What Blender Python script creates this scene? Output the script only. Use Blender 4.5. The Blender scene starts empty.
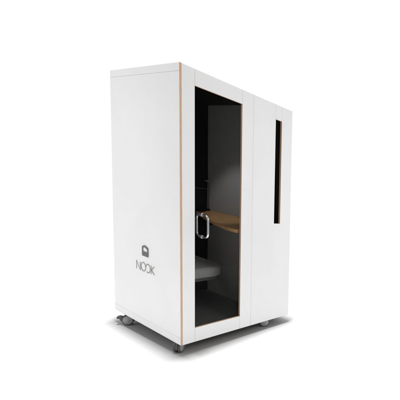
import bpy, bmesh, math
from mathutils import Vector, Matrix
R = math.radians
sc = bpy.context.scene
COL = sc.collection

# ------------------------------------------------------------------ camera
cam = bpy.data.cameras.new("camera")
cam.sensor_width = 36.0
cam.lens = 343.58 / 400 * 36
cam.shift_x = -150.0 / 400
cam.shift_y = 76.16 / 400
cam.clip_end = 200
cam.clip_start = 0.05
co = bpy.data.objects.new("camera", cam)
COL.objects.link(co)
yaw, pit, roll = 1.0287, -0.2204, 0.1135
fw = Vector((math.sin(yaw) * math.cos(pit), math.cos(yaw) * math.cos(pit), math.sin(pit)))
rt = Vector((math.cos(yaw), -math.sin(yaw), 0))
up = rt.cross(fw)
rt2 = math.cos(roll) * rt + math.sin(roll) * up
up2 = -math.sin(roll) * rt + math.cos(roll) * up
co.matrix_world = Matrix(((rt2.x, up2.x, -fw.x, -1.463), (rt2.y, up2.y, -fw.y, -2.3485),
                          (rt2.z, up2.z, -fw.z, 1.3492), (0, 0, 0, 1)))
sc.camera = co

# ------------------------------------------------------------------ studio light
sc.view_settings.view_transform = 'Standard'
sc.view_settings.look = 'None'
sc.view_settings.exposure = 0.0
sc.view_settings.gamma = 1.0

world = bpy.data.worlds.new("World")
sc.world = world
world.use_nodes = True
wn, wl = world.node_tree.nodes, world.node_tree.links
wn.clear()
wo = wn.new('ShaderNodeOutputWorld')
wb = wn.new('ShaderNodeBackground')
tc = wn.new('ShaderNodeTexCoord')
dt = wn.new('ShaderNodeVectorMath'); dt.operation = 'DOT_PRODUCT'
dt.inputs[1].default_value = (0.62, 0.78, 0.0)        # the white backdrop stands behind the pod
mr = wn.new('ShaderNodeMapRange')
mr.interpolation_type = 'SMOOTHSTEP'
mr.inputs['From Min'].default_value = -0.25
mr.inputs['From Max'].default_value = 0.45
mr.inputs['To Min'].default_value = 0.36              # dimmer studio behind the camera
mr.inputs['To Max'].default_value = 1.03
wl.new(tc.outputs['Generated'], dt.inputs[0])
wl.new(dt.outputs['Value'], mr.inputs['Value'])
wl.new(mr.outputs['Result'], wb.inputs['Strength'])
wb.inputs['Color'].default_value = (1, 1, 1, 1)
wl.new(wb.outputs[0], wo.inputs['Surface'])


def area(name, loc, target, sx, sy, power):
    d = bpy.data.lights.new(name, 'AREA')
    d.shape = 'RECTANGLE'
    d.size, d.size_y, d.energy = sx, sy, power
    o = bpy.data.objects.new(name, d)
    COL.objects.link(o)
    o.location = loc
    o.rotation_euler = (Vector(target) - Vector(loc)).to_track_quat('-Z', 'Y').to_euler()
    return o


area("overhead_softbox", (0.38, 0.47, 9.4), (0.38, 0.47, 0), 0.95, 0.85, 2050)
for nm, loc, tgt, sx, sy, pw in (("front_softbox", (0.75, -3.2, 3.0), (0.62, 0.0, 1.75), 1.0, 1.4, 5.4),
                                 ("left_softbox", (-2.9, 2.0, 2.9), (0.0, 0.55, 1.75), 1.0, 1.4, 4.9)):
    lb = area(nm, loc, tgt, sx, sy, pw)
    lb.data.spread = R(70)
for nm, loc, tgt, pw in (("right_strip_softbox", (2.15, -0.75, 1.3), (1.05, 0.0, 1.3), 1.3),
                         ("left_strip_softbox", (-0.75, 1.95, 1.3), (0.0, 0.95, 1.3), 0.8)):
    lb = area(nm, loc, tgt, 0.3, 1.8, pw)
    lb.data.spread = R(110)
strip = area("added_interior_fill", (0.30, 0.055, 2.009), (0.30, 0.055, 0), 0.28, 0.018, 4.6)  # added fill light, hidden behind the door header to brighten the interior
strip.rotation_euler = (R(28), 0, 0)


sd = bpy.data.lights.new("added_wall_spot", 'SPOT')  # added unseen spot that throws the light patch on felt wall and desk
sd.energy = 20.0; sd.spot_size = R(42); sd.spot_blend = 0.75; sd.shadow_soft_size = 0.01
so = bpy.data.objects.new("added_wall_spot", sd); COL.objects.link(so)
so.location = (0.17, 0.075, 2.006)
so.rotation_euler = (Vector((0.86, 0.56, 1.08)) - so.location).to_track_quat('-Z', 'Y').to_euler()

# ------------------------------------------------------------------ pod measures (metres)
W, D, H, Z0 = 1.1524, 0.9867, 2.0, 0.1
ZT = Z0 + H
CD = [Vector(c) for c in ((0.0131, -0.012, 0.0276), (-0.0045, 0.0055, -0.0085), (-0.0268, 0.0362, -0.02),
                          (-0.0102, 0.0135, 0.0241), (0.0041, -0.0075, -0.0093), (0.0333, -0.0453, -0.0154))]


def settle(p):
    """the booth is not a perfect box: its corners sit a centimetre or two out of square"""
    u, v, w = p[0] / W, p[1] / D, (p[2] - Z0) / H
    TL, TF, TR, BL, BF, BR = CD
    T = TF + u * (TR - TF) + v * (TL - TF)
    B = BF + u * (BR - BF) + v * (BL - BF)
    return Vector(p) + B + (T - B) * w


# ------------------------------------------------------------------ materials
def mat(name, col, rough=0.5, metal=0.0, spec=0.5, noise=0.0, nscale=30, bump=0.0, bscale=200, stretch=None, col2=None):
    m = bpy.data.materials.new(name)
    m.use_nodes = True
    n, l = m.node_tree.nodes, m.node_tree.links
    b = n['Principled BSDF']
    b.inputs['Base Color'].default_value = (*col, 1)
    b.inputs['Roughness'].default_value = rough
    b.inputs['Metallic'].default_value = metal
    b.inputs['Specular IOR Level'].default_value = spec
    t = n.new('ShaderNodeTexCoord')
    mp = n.new('ShaderNodeMapping')
    if stretch:
        mp.inputs['Scale'].default_value = stretch
    l.new(t.outputs['Object'], mp.inputs['Vector'])
    if noise or col2:
        tx = n.new('ShaderNodeTexNoise')
        tx.inputs['Scale'].default_value = nscale
        tx.inputs['Detail'].default_value = 6
        l.new(mp.outputs[0], tx.inputs['Vector'])
        mx = n.new('ShaderNodeMix'); mx.data_type = 'RGBA'
        c2 = col2 or tuple(c * (1 - noise) for c in col)
        mx.inputs['A'].default_value = (*col, 1)
        mx.inputs['B'].default_value = (*c2, 1)
        cr = n.new('ShaderNodeMapRange')
        cr.inputs['From Min'].default_value = 0.35
        cr.inputs['From Max'].default_value = 0.65
        l.new(tx.outputs['Fac'], cr.inputs['Value'])
        l.new(cr.outputs['Result'], mx.inputs['Factor'])
        l.new(mx.outputs['Result'], b.inputs['Base Color'])
    if bump:
        bx_ = n.new('ShaderNodeTexNoise')
        bx_.inputs['Scale'].default_value = bscale
        bx_.inputs['Detail'].default_value = 3
        l.new(mp.outputs[0], bx_.inputs['Vector'])
        bp = n.new('ShaderNodeBump')
        bp.inputs['Strength'].default_value = bump
        bp.inputs['Distance'].default_value = 0.002
        l.new(bx_.outputs['Fac'], bp.inputs['Height'])
        l.new(bp.outputs['Normal'], b.inputs['Normal'])
    return m


def glass_mat(name, tint, refl):
    m = bpy.data.materials.new(name)
    m.use_nodes = True
    n, l = m.node_tree.nodes, m.node_tree.links
    n.clear()
    o = n.new('ShaderNodeOutputMaterial')
    mx = n.new('ShaderNodeMixShader')
    lw = n.new('ShaderNodeLayerWeight')
    lw.inputs['Blend'].default_value = 0.25
    mu = n.new('ShaderNodeMath'); mu.operation = 'MULTIPLY'
    mu.inputs[1].default_value = refl
    l.new(lw.outputs['Fresnel'], mu.inputs[0])
    tr = n.new('ShaderNodeBsdfTransparent')
    tr.inputs['Color'].default_value = (*tint, 1)
    gl = n.new('ShaderNodeBsdfGlossy')
    gl.inputs['Roughness'].default_value = 0.02
    l.new(mu.outputs[0], mx.inputs['Fac'])
    l.new(tr.outputs[0], mx.inputs[1])
    l.new(gl.outputs[0], mx.inputs[2])
    l.new(mx.outputs[0], o.inputs['Surface'])
    return m


M = dict(
    white=mat("white_laminate", (0.83, 0.83, 0.83), rough=0.42, spec=0.4, noise=0.02, nscale=4, bump=0.02, bscale=350),
    palep=mat("pale_ply_joint", (0.66, 0.55, 0.47), rough=0.6, spec=0.2, noise=0.1, nscale=40),
    ply=mat("birch_ply_edge", (0.66, 0.45, 0.31), rough=0.55, spec=0.3, nscale=6, stretch=(60, 60, 2), col2=(0.56, 0.34, 0.21)),
    oak=mat("oak_desk", (0.74, 0.45, 0.22), rough=0.5, spec=0.3, nscale=5, stretch=(28, 2.2, 28), col2=(0.56, 0.32, 0.14), bump=0.05, bscale=40),
    felt=mat("grey_felt", (0.44, 0.44, 0.435), rough=0.95, spec=0.1, noise=0.12, nscale=260, bump=0.25, bscale=500),
    seatfab=mat("seat_fabric", (0.40, 0.405, 0.40), rough=0.95, spec=0.1, noise=0.28, nscale=190, bump=0.4, bscale=260),
    carpet=mat("charcoal_carpet", (0.17, 0.17, 0.168), rough=0.95, spec=0.05, noise=0.3, nscale=300, bump=0.3, bscale=500),
    black=mat("black_panel", (0.010, 0.010, 0.010), rough=0.6, spec=0.2, noise=0.2, nscale=40),
    dark=mat("dark_plastic", (0.11, 0.11, 0.112), rough=0.5, spec=0.4, noise=0.15, nscale=60),
    tyre=mat("grey_rubber", (0.12, 0.12, 0.122), rough=0.75, spec=0.2, noise=0.2, nscale=80),
    hub=mat("grey_wheel_cover", (0.38, 0.38, 0.38), rough=0.45, spec=0.4, noise=0.05, nscale=60),
    chrome=mat("polished_steel", (0.62, 0.62, 0.63), rough=0.2, metal=1.0, noise=0.04, nscale=50),
    print=mat("grey_print", (0.16, 0.155, 0.15), rough=0.6, spec=0.2, noise=0.1, nscale=60),
    print2=mat("pale_grey_print", (0.27, 0.26, 0.25), rough=0.6, spec=0.2, noise=0.1, nscale=60),
    floor=mat("white_studio_floor", (0.52, 0.52, 0.52), rough=0.9, spec=0.0, noise=0.01, nscale=3),
    glass=glass_mat("tinted_glass", (0.95, 0.95, 0.95), 0.06),
    slotglass=glass_mat("smoked_glass", (0.55, 0.55, 0.55), 0.06),
)


# ------------------------------------------------------------------ builders
def link(name, bm, mats, parent=None, warp=True, bevel=0.0, smooth=False, loc=None):
    bmesh.ops.recalc_face_normals(bm, faces=bm.faces)
    if warp:
        for v in bm.verts:
            v.co = settle(v.co)
    if not isinstance(mats, (list, tuple)):
        mats = [mats]
    # origin at the middle of the part
    if loc is None:
        lo = Vector([min(v.co[i] for v in bm.verts) for i in range(3)])
        hi = Vector([max(v.co[i] for v in bm.verts) for i in range(3)])
        c = (lo + hi) / 2
    else:
        c = Vector(loc)
    for v in bm.verts:
        v.co -= c
    if smooth:
        for f in bm.faces:
            f.smooth = True
    me = bpy.data.meshes.new(name)
    bm.to_mesh(me); bm.free()
    for m in mats:
        me.materials.append(m)
    o = bpy.data.objects.new(name, me)
    COL.objects.link(o)
    o.location = c
    if parent is not None:
        o.parent = parent
        o.location = c - (world_loc(parent) if loc is None else Vector((0, 0, 0)))
    if bevel:
        b = o.modifiers.new("bevel", 'BEVEL')
        b.width = bevel; b.segments = 2; b.limit_method = 'ANGLE'; b.angle_limit = R(40)
    if smooth:
        e = o.modifiers.new("split", 'EDGE_SPLIT'); e.split_angle = R(38)
    return o


def world_loc(o):
    p = o.location.copy()
    while o.parent:
        o = o.parent
        p += o.location
    return p


def bx(bm, x0, x1, y0, y1, z0, z1, edge_mat=None, axis=None, nsub=1):
    vs = [bm.verts.new((x, y, z)) for x in (x0, x1) for y in (y0, y1) for z in (z0, z1)]
    q = ((0, 1, 3, 2), (4, 6, 7, 5), (0, 4, 5, 1), (2, 3, 7, 6), (0, 2, 6, 4), (1, 5, 7, 3))
    fs = [bm.faces.new([vs[i] for i in f]) for f in q]
    if edge_mat is not None:
        skip = {'x': (0, 1), 'y': (2, 3), 'z': (4, 5)}[axis]
        for i, f in enumerate(fs):
            if i not in skip:
                f.material_index = edge_mat
    return fs


def grid_panel(bm, xs, zs, empty, y0, y1, edge_mat):
    """a board with cut-outs: front, back, and cut edges only"""
    nx, nz = len(xs), len(zs)
    V = {}
    for k, y in enumerate((y0, y1)):
        for i, x in enumerate(xs):
            for j, z in enumerate(zs):
                V[i, j, k] = bm.verts.new((x, y, z))
    full = lambda i, j: 0 <= i < nx - 1 and 0 <= j < nz - 1 and (i, j) not in empty
    for i in range(nx - 1):
        for j in range(nz - 1):
            if not full(i, j):
                continue
            for k in (0, 1):
                bm.faces.new([V[i, j, k], V[i + 1, j, k], V[i + 1, j + 1, k], V[i, j + 1, k]])
            for (di, dj, a, b) in ((-1, 0, (i, j), (i, j + 1)), (1, 0, (i + 1, j), (i + 1, j + 1)),
                                   (0, -1, (i, j), (i + 1, j)), (0, 1, (i, j + 1), (i + 1, j + 1))):
                if not full(i + di, j + dj):
                    f = bm.faces.new([V[a + (0,)], V[b + (0,)], V[b + (1,)], V[a + (1,)]])
                    outer = (di == 1 and i == nx - 2) or dj == 1 and j == nz - 2 or dj == -1 and j == 0
                    f.material_index = 0 if outer else edge_mat
    for v in [v for v in bm.verts if not v.link_faces]:
        bm.verts.remove(v)


def prism(bm, pts, axis, a0, a1, edge_mat=None):
    """pts 2-D outline extruded along an axis"""
    def P(p, a):
        return {'x': (a, p[0], p[1]), 'y': (p[0], a, p[1]), 'z': (p[0], p[1], a)}[axis]
    A = [bm.verts.new(P(p, a0)) for p in pts]
    B = [bm.verts.new(P(p, a1)) for p in pts]
    bm.faces.new(A); bm.faces.new(B[::-1])
    n = len(pts)
    for i in range(n):
        f = bm.faces.new([A[i], A[(i + 1) % n], B[(i + 1) % n], B[i]])
        if edge_mat is not None:
            f.material_index = edge_mat


def tube(bm, path, r, closed=False, seg=14):
    path = [Vector(p) for p in path]
    n = len(path)
    rings = []
    prev = None
    for i, p in enumerate(path):
        a = path[(i - 1) % n] if closed or i else p
        b = path[(i + 1) % n] if closed or i < n - 1 else p
        t = (b - a).normalized()
        if prev is None:
            prev = t.orthogonal().normalized()
        u = (prev - t * prev.dot(t)).normalized()
        prev = u
        v = t.cross(u)
        rings.append([bm.verts.new(p + r * (math.cos(2 * math.pi * k / seg) * u + math.sin(2 * math.pi * k / seg) * v))
                      for k in range(seg)])
    m = n if closed else n - 1
    for i in range(m):
        A, B = rings[i], rings[(i + 1) % n]
        # closed loops may twist: match nearest vertex
        s = 0
        if i == n - 1:
            s = min(range(seg), key=lambda q: (A[0].co - B[q].co).length)
        for k in range(seg):
            bm.faces.new([A[k], A[(k + 1) % seg], B[(k + 1 + s) % seg], B[(k + s) % seg]])
    if not closed:
        bm.faces.new(rings[0]); bm.faces.new(rings[-1][::-1])


def lathe(bm, prof, axis, centre, seg=40, mat_ids=None):
    """prof: (radius, offset along axis)"""
    c = Vector(centre)
    rings = []
    for r, h in prof:
        ring = []
        if r < 1e-6:
            ring = [None]
        for k in range(seg if r >= 1e-6 else 1):
            a = 2 * math.pi * k / seg
            if axis == 'x':
                p = Vector((h, r * math.cos(a), r * math.sin(a)))
            elif axis == 'y':
                p = Vector((r * math.cos(a), h, r * math.sin(a)))
            else:
                p = Vector((r * math.cos(a), r * math.sin(a), h))
            v = bm.verts.new(c + p)
            if ring == [None]:
                ring = [v]
            else:
                ring.append(v)
        rings.append(ring)
    for i in range(len(rings) - 1):
        A, B = rings[i], rings[i + 1]
        for k in range(seg):
            k2 = (k + 1) % seg
            if len(A) == 1 and len(B) == 1:
                continue
            if len(A) == 1:
                f = [A[0], B[k], B[k2]]
            elif len(B) == 1:
                f = [A[k], A[k2], B[0]]
            else:
                f = [A[k], A[k2], B[k2], B[k]]
            bm.faces.new(f)


def stroke(bm, pts, w, x0, x1, closed=False):
    """a flat pen stroke on the left wall; pts are (y, z)"""
    n = len(pts)
    L = []
    for i in range(n):
        p = Vector(pts[i])
        a = Vector(pts[(i - 1) % n]) if closed or i else None
        b = Vector(pts[(i + 1) % n]) if closed or i < n - 1 else None
        d1 = (p - a).normalized() if a else None
        d2 = (b - p).normalized() if b else None
        d1 = d1 or d2; d2 = d2 or d1
        nn = Vector((-d1.y - d2.y, d1.x + d2.x))
        nn.normalize()
        cs = max(0.5, nn.dot(Vector((-d1.y, d1.x))))
        off = nn * (w / 2 / cs)
        L.append((p + off, p - off))
    Vv = [[bm.verts.new((x, q.x, q.y)) for x in (x0, x1) for q in pr] for pr in L]
    m = n if closed else n - 1
    for i in range(m):
        A, B = Vv[i], Vv[(i + 1) % n]
        bm.faces.new([A[0], A[1], B[1], B[0]])
        bm.faces.new([A[2], B[2], B[3], A[3]])
        bm.faces.new([A[0], B[0], B[2], A[2]])
        bm.faces.new([A[1], A[3], B[3], B[1]])
    if not closed:
        bm.faces.new([Vv[0][i] for i in (0, 2, 3, 1)])
        bm.faces.new([Vv[-1][i] for i in (0, 1, 3, 2)])


def thing(name, label, cat, loc):
    o = bpy.data.objects.new(name, None)
    COL.objects.link(o)
    o.location = loc
    o["label"] = label; o["category"] = cat
    return o


# ------------------------------------------------------------------ setting
bm = bmesh.new()
seg = 96
ring = [bm.verts.new((0.6 + 4 * math.cos(2 * math.pi * k / seg), 0.5 + 4 * math.sin(2 * math.pi * k / seg), 0)) for k in range(seg)]
bm.faces.new(ring)
fl = link("floor", bm, M['floor'], warp=False)
fl["kind"] = "structure"

# ------------------------------------------------------------------ the pod
pod = thing("phone_booth_pod",
            "white panelled office phone booth on grey castors with a tall tinted glass door",
            "phone booth", (W / 2, D / 2, 0))
T = 0.018      # board thickness
ZB, ZR = 0.1583, 2.0495

# side walls, back
bm = bmesh.new(); bx(bm, 0, T, 0.0035, D, ZB, ZR)
side = link("side_panel", bm, M['white'], pod, bevel=0.0008)
bm = bmesh.new(); bx(bm, W - T, W, T + 0.001, D, ZB, ZR)
link("side_panel", bm, M['white'], pod, bevel=0.0008)
bm = bmesh.new(); bx(bm, T + 0.001, W - T - 0.001, D - T, D - 0.001, ZB, ZR)
link("back_panel", bm, M['white'], pod, bevel=0.0008)
bm = bmesh.new()
bx(bm, 0, W, T + 0.0006, D, 2.0885, ZT)
bx(bm, 0, T, T + 0.0006, D, ZR + 0.0010, 2.0885)
bx(bm, W - T, W, T + 0.0006, D, ZR + 0.0010, 2.0885)
bx(bm, T, W - T, D - T, D, ZR + 0.0010, 2.0885)
bx(bm, 0, 0.0140, 0.0035, T + 0.0005, ZR + 0.0010, ZT)
link("roof_panel", bm, M['white'], pod)
bm = bmesh.new()
bx(bm, 0, W, T + 0.0006, D, Z0 + 0.0006, ZB - 0.0010)
bx(bm, 0, 0.0140, 0.0035, T + 0.0005, Z0 + 0.0006, ZB - 0.0010)
link("base_panel", bm, M['white'], pod)
bm = bmesh.new(); bx(bm, 0.004, W - 0.004, T + 0.003, D - 0.004, Z0 - 0.004, Z0 + 0.0002)  # unseen black board, added to cut bounce and darken the shadow below
link("bounce_blocker", bm, M['black'], pod)
# ply edging down the front left corner
bm = bmesh.new(); bx(bm, 0.0002, 0.0140, 0, 0.0034, Z0, ZT)
link("corner_edging", bm, M['ply'], pod)

# front frame round the door
XA, XB, XC, XS0, XS1 = 0.1145, 0.5415, 0.6630, 0.9300, 1.0090
ZO0, ZO1 = 0.2200, 1.9955
ZS0, ZS1 = 1.0560, 1.9770
wp = [M['white'], M['ply']]
G = 0.0008
bm = bmesh.new(); bx(bm, 0.0143, XA - G, 0, T, Z0, ZT, 1, 'y')
link("door_stile", bm, wp, pod, bevel=0.0006)
bm = bmesh.new(); bx(bm, XB + G, XC - G, 0, T, Z0, ZT, 1, 'y')
link("door_stile", bm, wp, pod, bevel=0.0006)
bm = bmesh.new(); bx(bm, XA + G, XB - G, 0, T, ZO1, ZT, 1, 'y')
link("door_rail", bm, wp, pod, bevel=0.0006)
bm = bmesh.new(); bx(bm, XA + G, XB - G, 0, T, Z0, ZO0, 1, 'y')
link("door_rail", bm, wp, pod, bevel=0.0006)
# slim ply lines set in the joints of the front
for x, za, zb in ((XA, ZO1 + 0.001, ZT - 0.001), (XA, Z0 + 0.001, ZO0 - 0.001),
                  (XB, ZO1 + 0.001, ZT - 0.001), (XB, Z0 + 0.001, ZO0 - 0.001), (XC, Z0 + 0.001, ZT - 0.001),
                  (XS0, ZS1 + 0.001, ZT - 0.001), (XS1, ZS1 + 0.001, ZT - 0.001)):
    bm = bmesh.new(); bx(bm, x - G * 0.95, x + G * 0.95, 0.0007, T - 0.001, za, zb)
    link("joint_strip", bm, M['palep'], pod)
# wide board with the slot
bm = bmesh.new()
grid_panel(bm, (XC + G, XS0 - G * 0.99, XS1 + G * 0.99, W), (Z0, ZS0, ZS1, ZT), {(1, 1), (1, 2)}, 0, T, 1)
link("front_panel", bm, wp, pod, bevel=0.0006)
bm = bmesh.new(); bx(bm, XS0 + G * 0.96, XS1 - G * 0.96, 0, T, ZS1, ZT, 1, 'y')
link("slot_header", bm, wp, pod, bevel=0.0006)

# slot window: liner and smoked pane
bm = bmesh.new()
yl0, yl1 = T + 0.0004, 0.0205
bx(bm, XS1 + 0.0005, XS1 + 0.012, yl0, yl1, ZS0 - 0.012, ZS1 + 0.012)
bx(bm, XS0 - 0.012, XS0 - 0.0005, yl0, yl1, ZS0 - 0.012, ZS1 + 0.012)
bx(bm, XS0 - 0.0004, XS1 + 0.0004, yl0, yl1, ZS0 - 0.012, ZS0 - 0.0005)
bx(bm, XS0 - 0.0004, XS1 + 0.0004, yl0, yl1, ZS1 + 0.0005, ZS1 + 0.012)
slot = link("slot_window", bm, M['ply'], pod)
bm = bmesh.new(); bx(bm, XS0 - 0.010, XS1 + 0.010, yl1 + 0.0005, yl1 + 0.006, ZS0 - 0.010, ZS1 + 0.010)
link("pane", bm, M['slotglass'], slot)
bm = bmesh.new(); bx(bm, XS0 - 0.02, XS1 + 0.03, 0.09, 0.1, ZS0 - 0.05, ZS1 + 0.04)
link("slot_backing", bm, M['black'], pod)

# glass door leaf and handle
bm = bmesh.new(); bx(bm, XA - 0.006, XB + 0.006, T + 0.001, T + 0.009, ZO0 - 0.008, ZO1 + 0.008)
door = link("glass_door", bm, M['glass'], pod)


def loop_path(y0, y1, z0, z1, r, x):
    pts = []
    for (cy, cz, a0) in ((y1 - r, z1 - r, 0), (y0 + r, z1 - r, 90), (y0 + r, z0 + r, 180), (y1 - r, z0 + r, 270)):
        for k in range(9):
            a = R(a0 + k * 90 / 8)
            pts.append((x, cy + r * math.cos(a), cz + r * math.sin(a)))
    return pts


bm = bmesh.new()
HX = 0.182
tube(bm, loop_path(-0.060, 0.078, 0.947, 1.116, 0.034, HX), 0.0080, closed=True)
for z in (0.947, 1.116):
    lathe(bm, [(0, -0.008), (0.0135, -0.008), (0.0135, 0.018), (0, 0.018)], 'y', (HX, T - 0.0005, z), seg=20)
link("handle", bm, M['chrome'], door, smooth=True)

# ------------------------------------------------------------------ inside
XW = 0.885     # face of the felt wall on the right of the door
YB = D - 0.055
FZ = 0.165
bm = bmesh.new(); bx(bm, XW, XW + 0.016, 0.06, YB - 0.0005, FZ, 2.083)
link("felt_wall", bm, M['felt'], pod)
bm = bmesh.new(); bx(bm, T + 0.003, T + 0.018, 0.05, YB - 0.0005, FZ, 2.083)
link("felt_wall", bm, M['felt'], pod)
bm = bmesh.new(); bx(bm, T + 0.003, XW + 0.02, YB, YB + 0.015, FZ, 2.083)
bk = link("back_lining", bm, M['black'], pod)
bm = bmesh.new(); bx(bm, T + 0.02, XW - 0.001, YB - 0.008, YB - 0.0005, 1.262, 1.270)
link("trim_rail", bm, M['dark'], bk)
bm = bmesh.new(); bx(bm, T + 0.002, W - T - 0.002, T + 0.012, D - T - 0.002, FZ - 0.01, FZ - 0.0005)
link("carpet", bm, M['carpet'], pod)
bm = bmesh.new(); bx(bm, T + 0.002, W - T - 0.002, T + 0.012, D - T - 0.002, 2.0832, 2.088)
link("ceiling_lining", bm, M['black'], pod)


# made-up housing for the added interior fill lights, unseen behind the door header
bm = bmesh.new(); bx(bm, 0.14, 0.52, 0.034, 0.070, 2.011, 2.0825)
bar = link("added_fill_housing", bm, M['dark'], pod, bevel=0.002)

# desk: curved front edge, oak slab fixed to the felt wall, sloping gently to the sitter
DZ = 1.052
DY0 = 0.055


def desk_z(x):
    return DZ - 0.060 * (XW - x) / 0.335


def desk_slab(bm, inset, y0, y1, dz0, dz1):
    n = 28
    rows = []
    for k in range(n + 1):
        y = y0 + (y1 - y0) * k / n
        t = (y1b - y) / (y1b - DY0)
        xf = 0.745 - 0.200 * max(0, math.sin(min(t, 1) * math.pi / 2)) ** 1.15 + inset
        e = max(0.0, (DY0 + 0.05 - y) / 0.05)
        xf += 0.006 * e ** 2.5
        rows.append([bm.verts.new((x, y, desk_z(x) + d)) for d in (dz0, dz1) for x in (XW - 0.001, xf)])
    for A, B in zip(rows, rows[1:]):
        bm.faces.new([A[0], A[1], B[1], B[0]])
        bm.faces.new([A[2], B[2], B[3], A[3]])
        bm.faces.new([A[1], A[3], B[3], B[1]])
        bm.faces.new([A[0], B[0], B[2], A[2]])
    for Q in (rows[0], rows[-1]):
        bm.faces.new([Q[0], Q[1], Q[3], Q[2]])


y1b = YB - 0.002
bm = bmesh.new(); desk_slab(bm, 0, DY0, y1b, -0.030, 0)
desk = link("desk", bm, M['oak'], pod, bevel=0.003)
bm = bmesh.new(); desk_slab(bm, 0.03, 0.60, y1b, -0.075, -0.0305)
link("desk_rail", bm, M['black'], desk)


# bench: rounded cushion on a dark plinth
def rrect(x0, x1, y0, y1, rr, n=10):
    pts = []
    for cx, cy, a0, r in ((x1 - rr[0], y1 - rr[0], 0, rr[0]), (x0 + rr[1], y1 - rr[1], 90, rr[1]),
                          (x0 + rr[2], y0 + rr[2], 180, rr[2]), (x1 - rr[3], y0 + rr[3], 270, rr[3])):
        for k in range(n + 1):
            a = R(a0 + 90 * k / n)
            pts.append((cx + r * math.cos(a), cy + r * math.sin(a)))
    return pts


SX1, SY0, SZ = 0.688, 0.355, 0.592
bm = bmesh.new()
layers = [(0.016, -0.098), (0.004, -0.090), (0.0, -0.074), (0.0, -0.026), (0.004, -0.014), (0.013, -0.004), (0.026, 0.0)]
rings = []
for ins, dz in layers:
    pts = rrect(0.045 + ins, SX1 - ins, SY0 + ins, YB - 0.004 - ins, (0.04 - ins * .6, 0.04 - ins * .6, 0.04 - ins * .6, 0.15 - ins))
    rings.append([bm.verts.new((p[0], p[1], SZ + dz)) for p in pts])
bm.faces.new(rings[0][::-1]); bm.faces.new(rings[-1])
for A, B in zip(rings, rings[1:]):
    for k in range(len(A)):
        bm.faces.new([A[k], A[(k + 1) % len(A)], B[(k + 1) % len(A)], B[k]])
bench = link("bench_seat", bm, M['seatfab'], pod, smooth=True)
bm = bmesh.new(); prism(bm, rrect(0.05, SX1 - 0.03, SY0 + 0.03, YB - 0.006, (0.02, 0.02, 0.02, 0.12)), 'z', SZ - 0.130, SZ - 0.0985)
link("seat_board", bm, M['dark'], bench)
bm = bmesh.new(); prism(bm, rrect(0.05, SX1 - 0.30, SY0 + 0.16, YB - 0.006, (0.02, 0.02, 0.02, 0.10)), 'z', FZ, SZ - 0.1305)
link("bench_plinth", bm, M['black'], bench)

# ------------------------------------------------------------------ emblem and lettering on the left side panel
X0, X1 = -0.0003, 0.0006
bm = bmesh.new()
out = [(0.526, 0.704), (0.526, 0.777), (0.512, 0.786), (0.490, 0.7925), (0.478, 0.791), (0.437, 0.776), (0.437, 0.704)]
inn = [(0.513, 0.741), (0.513, 0.766), (0.503, 0.774), (0.490, 0.7785), (0.482, 0.777), (0.450, 0.764), (0.450, 0.741)]
for x in (X0, X1):
    a = [bm.verts.new((x, *p)) for p in out]
    b = [bm.verts.new((x, *p)) for p in inn]
    for i in range(len(out)):
        j = (i + 1) % len(out)
        bm.faces.new([a[i], a[j], b[j], b[i]])
bm.verts.ensure_lookup_table()
n = len(out)
for s in (0, n):
    for i in range(n):
        j = (i + 1) % n
        bm.faces.new([bm.verts[s + i], bm.verts[s + j], bm.verts[2 * n + s + j], bm.verts[2 * n + s + i]])
link("emblem", bm, M['print'], side)

bm = bmesh.new()
sw = 0.0053
ya, yb = 0.6135, 0.557
stroke(bm, [(ya, 0.574), (ya, 0.643), (yb, 0.574), (yb, 0.643)], sw, X0, X1)
def arc(cy, cz, ry, rz, a0, a1, n=30):
    # angles as read from outside: 0 = right, 90 = top (right is -y on this wall)
    return [(cy - ry * math.cos(R(a0 + (a1 - a0) * k / n)), cz + rz * math.sin(R(a0 + (a1 - a0) * k / n))) for k in range(n + 1)]
stroke(bm, arc(0.511, 0.611, 0.034, 0.0355, 0, 360)[:-1], sw, X0, X1, closed=True)
stroke(bm, arc(0.4425, 0.611, 0.0315, 0.0355, 165, -125), sw, X0, X1)
yk = 0.3965
stroke(bm, [(yk, 0.576), (yk, 0.647)], sw, X0, X1)
stroke(bm, [(0.352, 0.647), (0.393, 0.612), (0.352, 0.578)], sw, X0, X1)
link("lettering", bm, M['print2'], side)

# ------------------------------------------------------------------ castors
WR = 0.048


def make_castor():
    e = bpy.data.objects.new("castor", None)
    COL.objects.link(e)
    e.parent = pod
    # the body hood between the two wheels, with the swivel stem
    bm = bmesh.new()
    pts = []
    for k in range(15):
        a = R(-20 + k * 200 / 14)
        pts.append((0.050 * math.cos(a), WR + 0.050 * math.sin(a)))
    pts += [(-0.040, WR - 0.02), (0.03, WR - 0.016)]
    prism(bm, pts, 'x', -0.009, 0.009)
    lathe(bm, [(0, 0.075), (0.022, 0.075), (0.022, 0.094), (0.013, 0.096), (0.013, 0.135), (0, 0.135)], 'z', (0, -0.012, 0), seg=24)
    hood = link("hood", bm, M['dark'], e, warp=False, smooth=True, bevel=0.002, loc=(0, 0, 0))
    # brake lever
    bm = bmesh.new()
    prism(bm, [(0.040, WR - 0.012), (0.040, WR + 0.030), (0.066, WR + 0.036), (0.086, WR + 0.031), (0.092, WR + 0.020), (0.086, WR + 0.010), (0.068, WR + 0.010), (0.060, WR - 0.010)], 'x', -0.016, 0.016)
    link("brake_lever", bm, M['dark'], e, warp=False, bevel=0.003, loc=(0, 0, 0))
    for s in (-1, 1):
        bm = bmesh.new()
        lathe(bm, [(0.030, s * 0.011), (0.044, s * 0.011), (WR, s * 0.014), (WR, s * 0.026), (0.0450, s * 0.030),
                   (0.0415, s * 0.0302), (0.0405, s * 0.0285)], 'x', (0, 0, WR))
        w = link("wheel", bm, M['tyre'], e, warp=False, smooth=True, loc=(0, 0, 0))
    return e


castor = make_castor()
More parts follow.
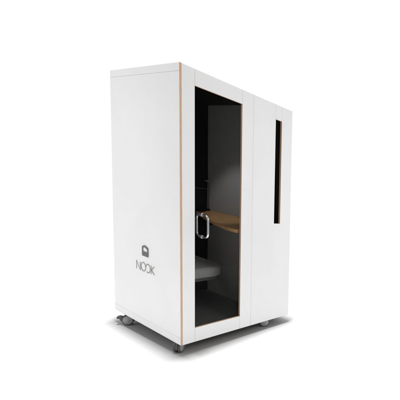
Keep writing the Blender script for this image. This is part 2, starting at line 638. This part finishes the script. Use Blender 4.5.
# hub covers as sub-parts of the castor beside their wheels
for s in (-1, 1):
    bm = bmesh.new()
    lathe(bm, [(0.0402, s * 0.0275), (0.0395, s * 0.0300), (0.036, s * 0.0318), (0.014, s * 0.0330), (0.012, s * 0.0345), (0, s * 0.0348)],
          'x', (0, 0, WR))
    link("hub_cover", bm, M['hub'], castor, warp=False, smooth=True, loc=(0, 0, 0))

base = pod.location
spots = [(0.040, 0.868, R(52)), (0.040, 0.080, R(-55)), (0.925, 0.038, R(-128)), (1.06, 0.86, R(-60))]
kids = list(castor.children)
for i, (x, y, rz) in enumerate(spots):
    if i == 0:
        c = castor
    else:
        c = castor.copy(); COL.objects.link(c); c.parent = pod
        for k in kids:
            q = k.copy(); COL.objects.link(q); q.parent = c
    c.location = (x - base.x, y - base.y, 0)
    c.rotation_euler = (0, 0, rz)

# ------------------------------------------------------------------ things on the desk
p = settle((0.85, 0.885, desk_z(0.85) - 0.003))
lamp = thing("desk_lamp", "slim dark desk lamp with small crosspiece head standing on the oak desk", "lamp", p)
bm = bmesh.new(); lathe(bm, [(0, 0.0), (0.024, 0.0), (0.024, 0.016), (0.016, 0.024), (0, 0.024)], 'z', p, seg=24)
link("foot", bm, M['black'], lamp, warp=False, smooth=True)
bm = bmesh.new(); lathe(bm, [(0, 0.0245), (0.009, 0.0245), (0.009, 0.300), (0, 0.300)], 'z', p, seg=16)
link("stem", bm, M['dark'], lamp, warp=False, smooth=True)
bm = bmesh.new(); bx(bm, p.x - 0.034, p.x + 0.018, p.y - 0.012, p.y + 0.012, p.z + 0.3005, p.z + 0.310)
link("lamp_head", bm, M['hub'], lamp, warp=False, bevel=0.002)
p = settle((0.79, 0.885, desk_z(0.80)))
bm = bmesh.new(); bx(bm, p.x - 0.045, p.x + 0.02, p.y - 0.03, p.y + 0.03, p.z + 0.0003, p.z + 0.022)
o = link("socket_box", bm, M['black'], warp=False, bevel=0.004)
o["label"] = "low black box lying on the oak desk beside the back wall, behind the door handle"
o["category"] = "socket box"
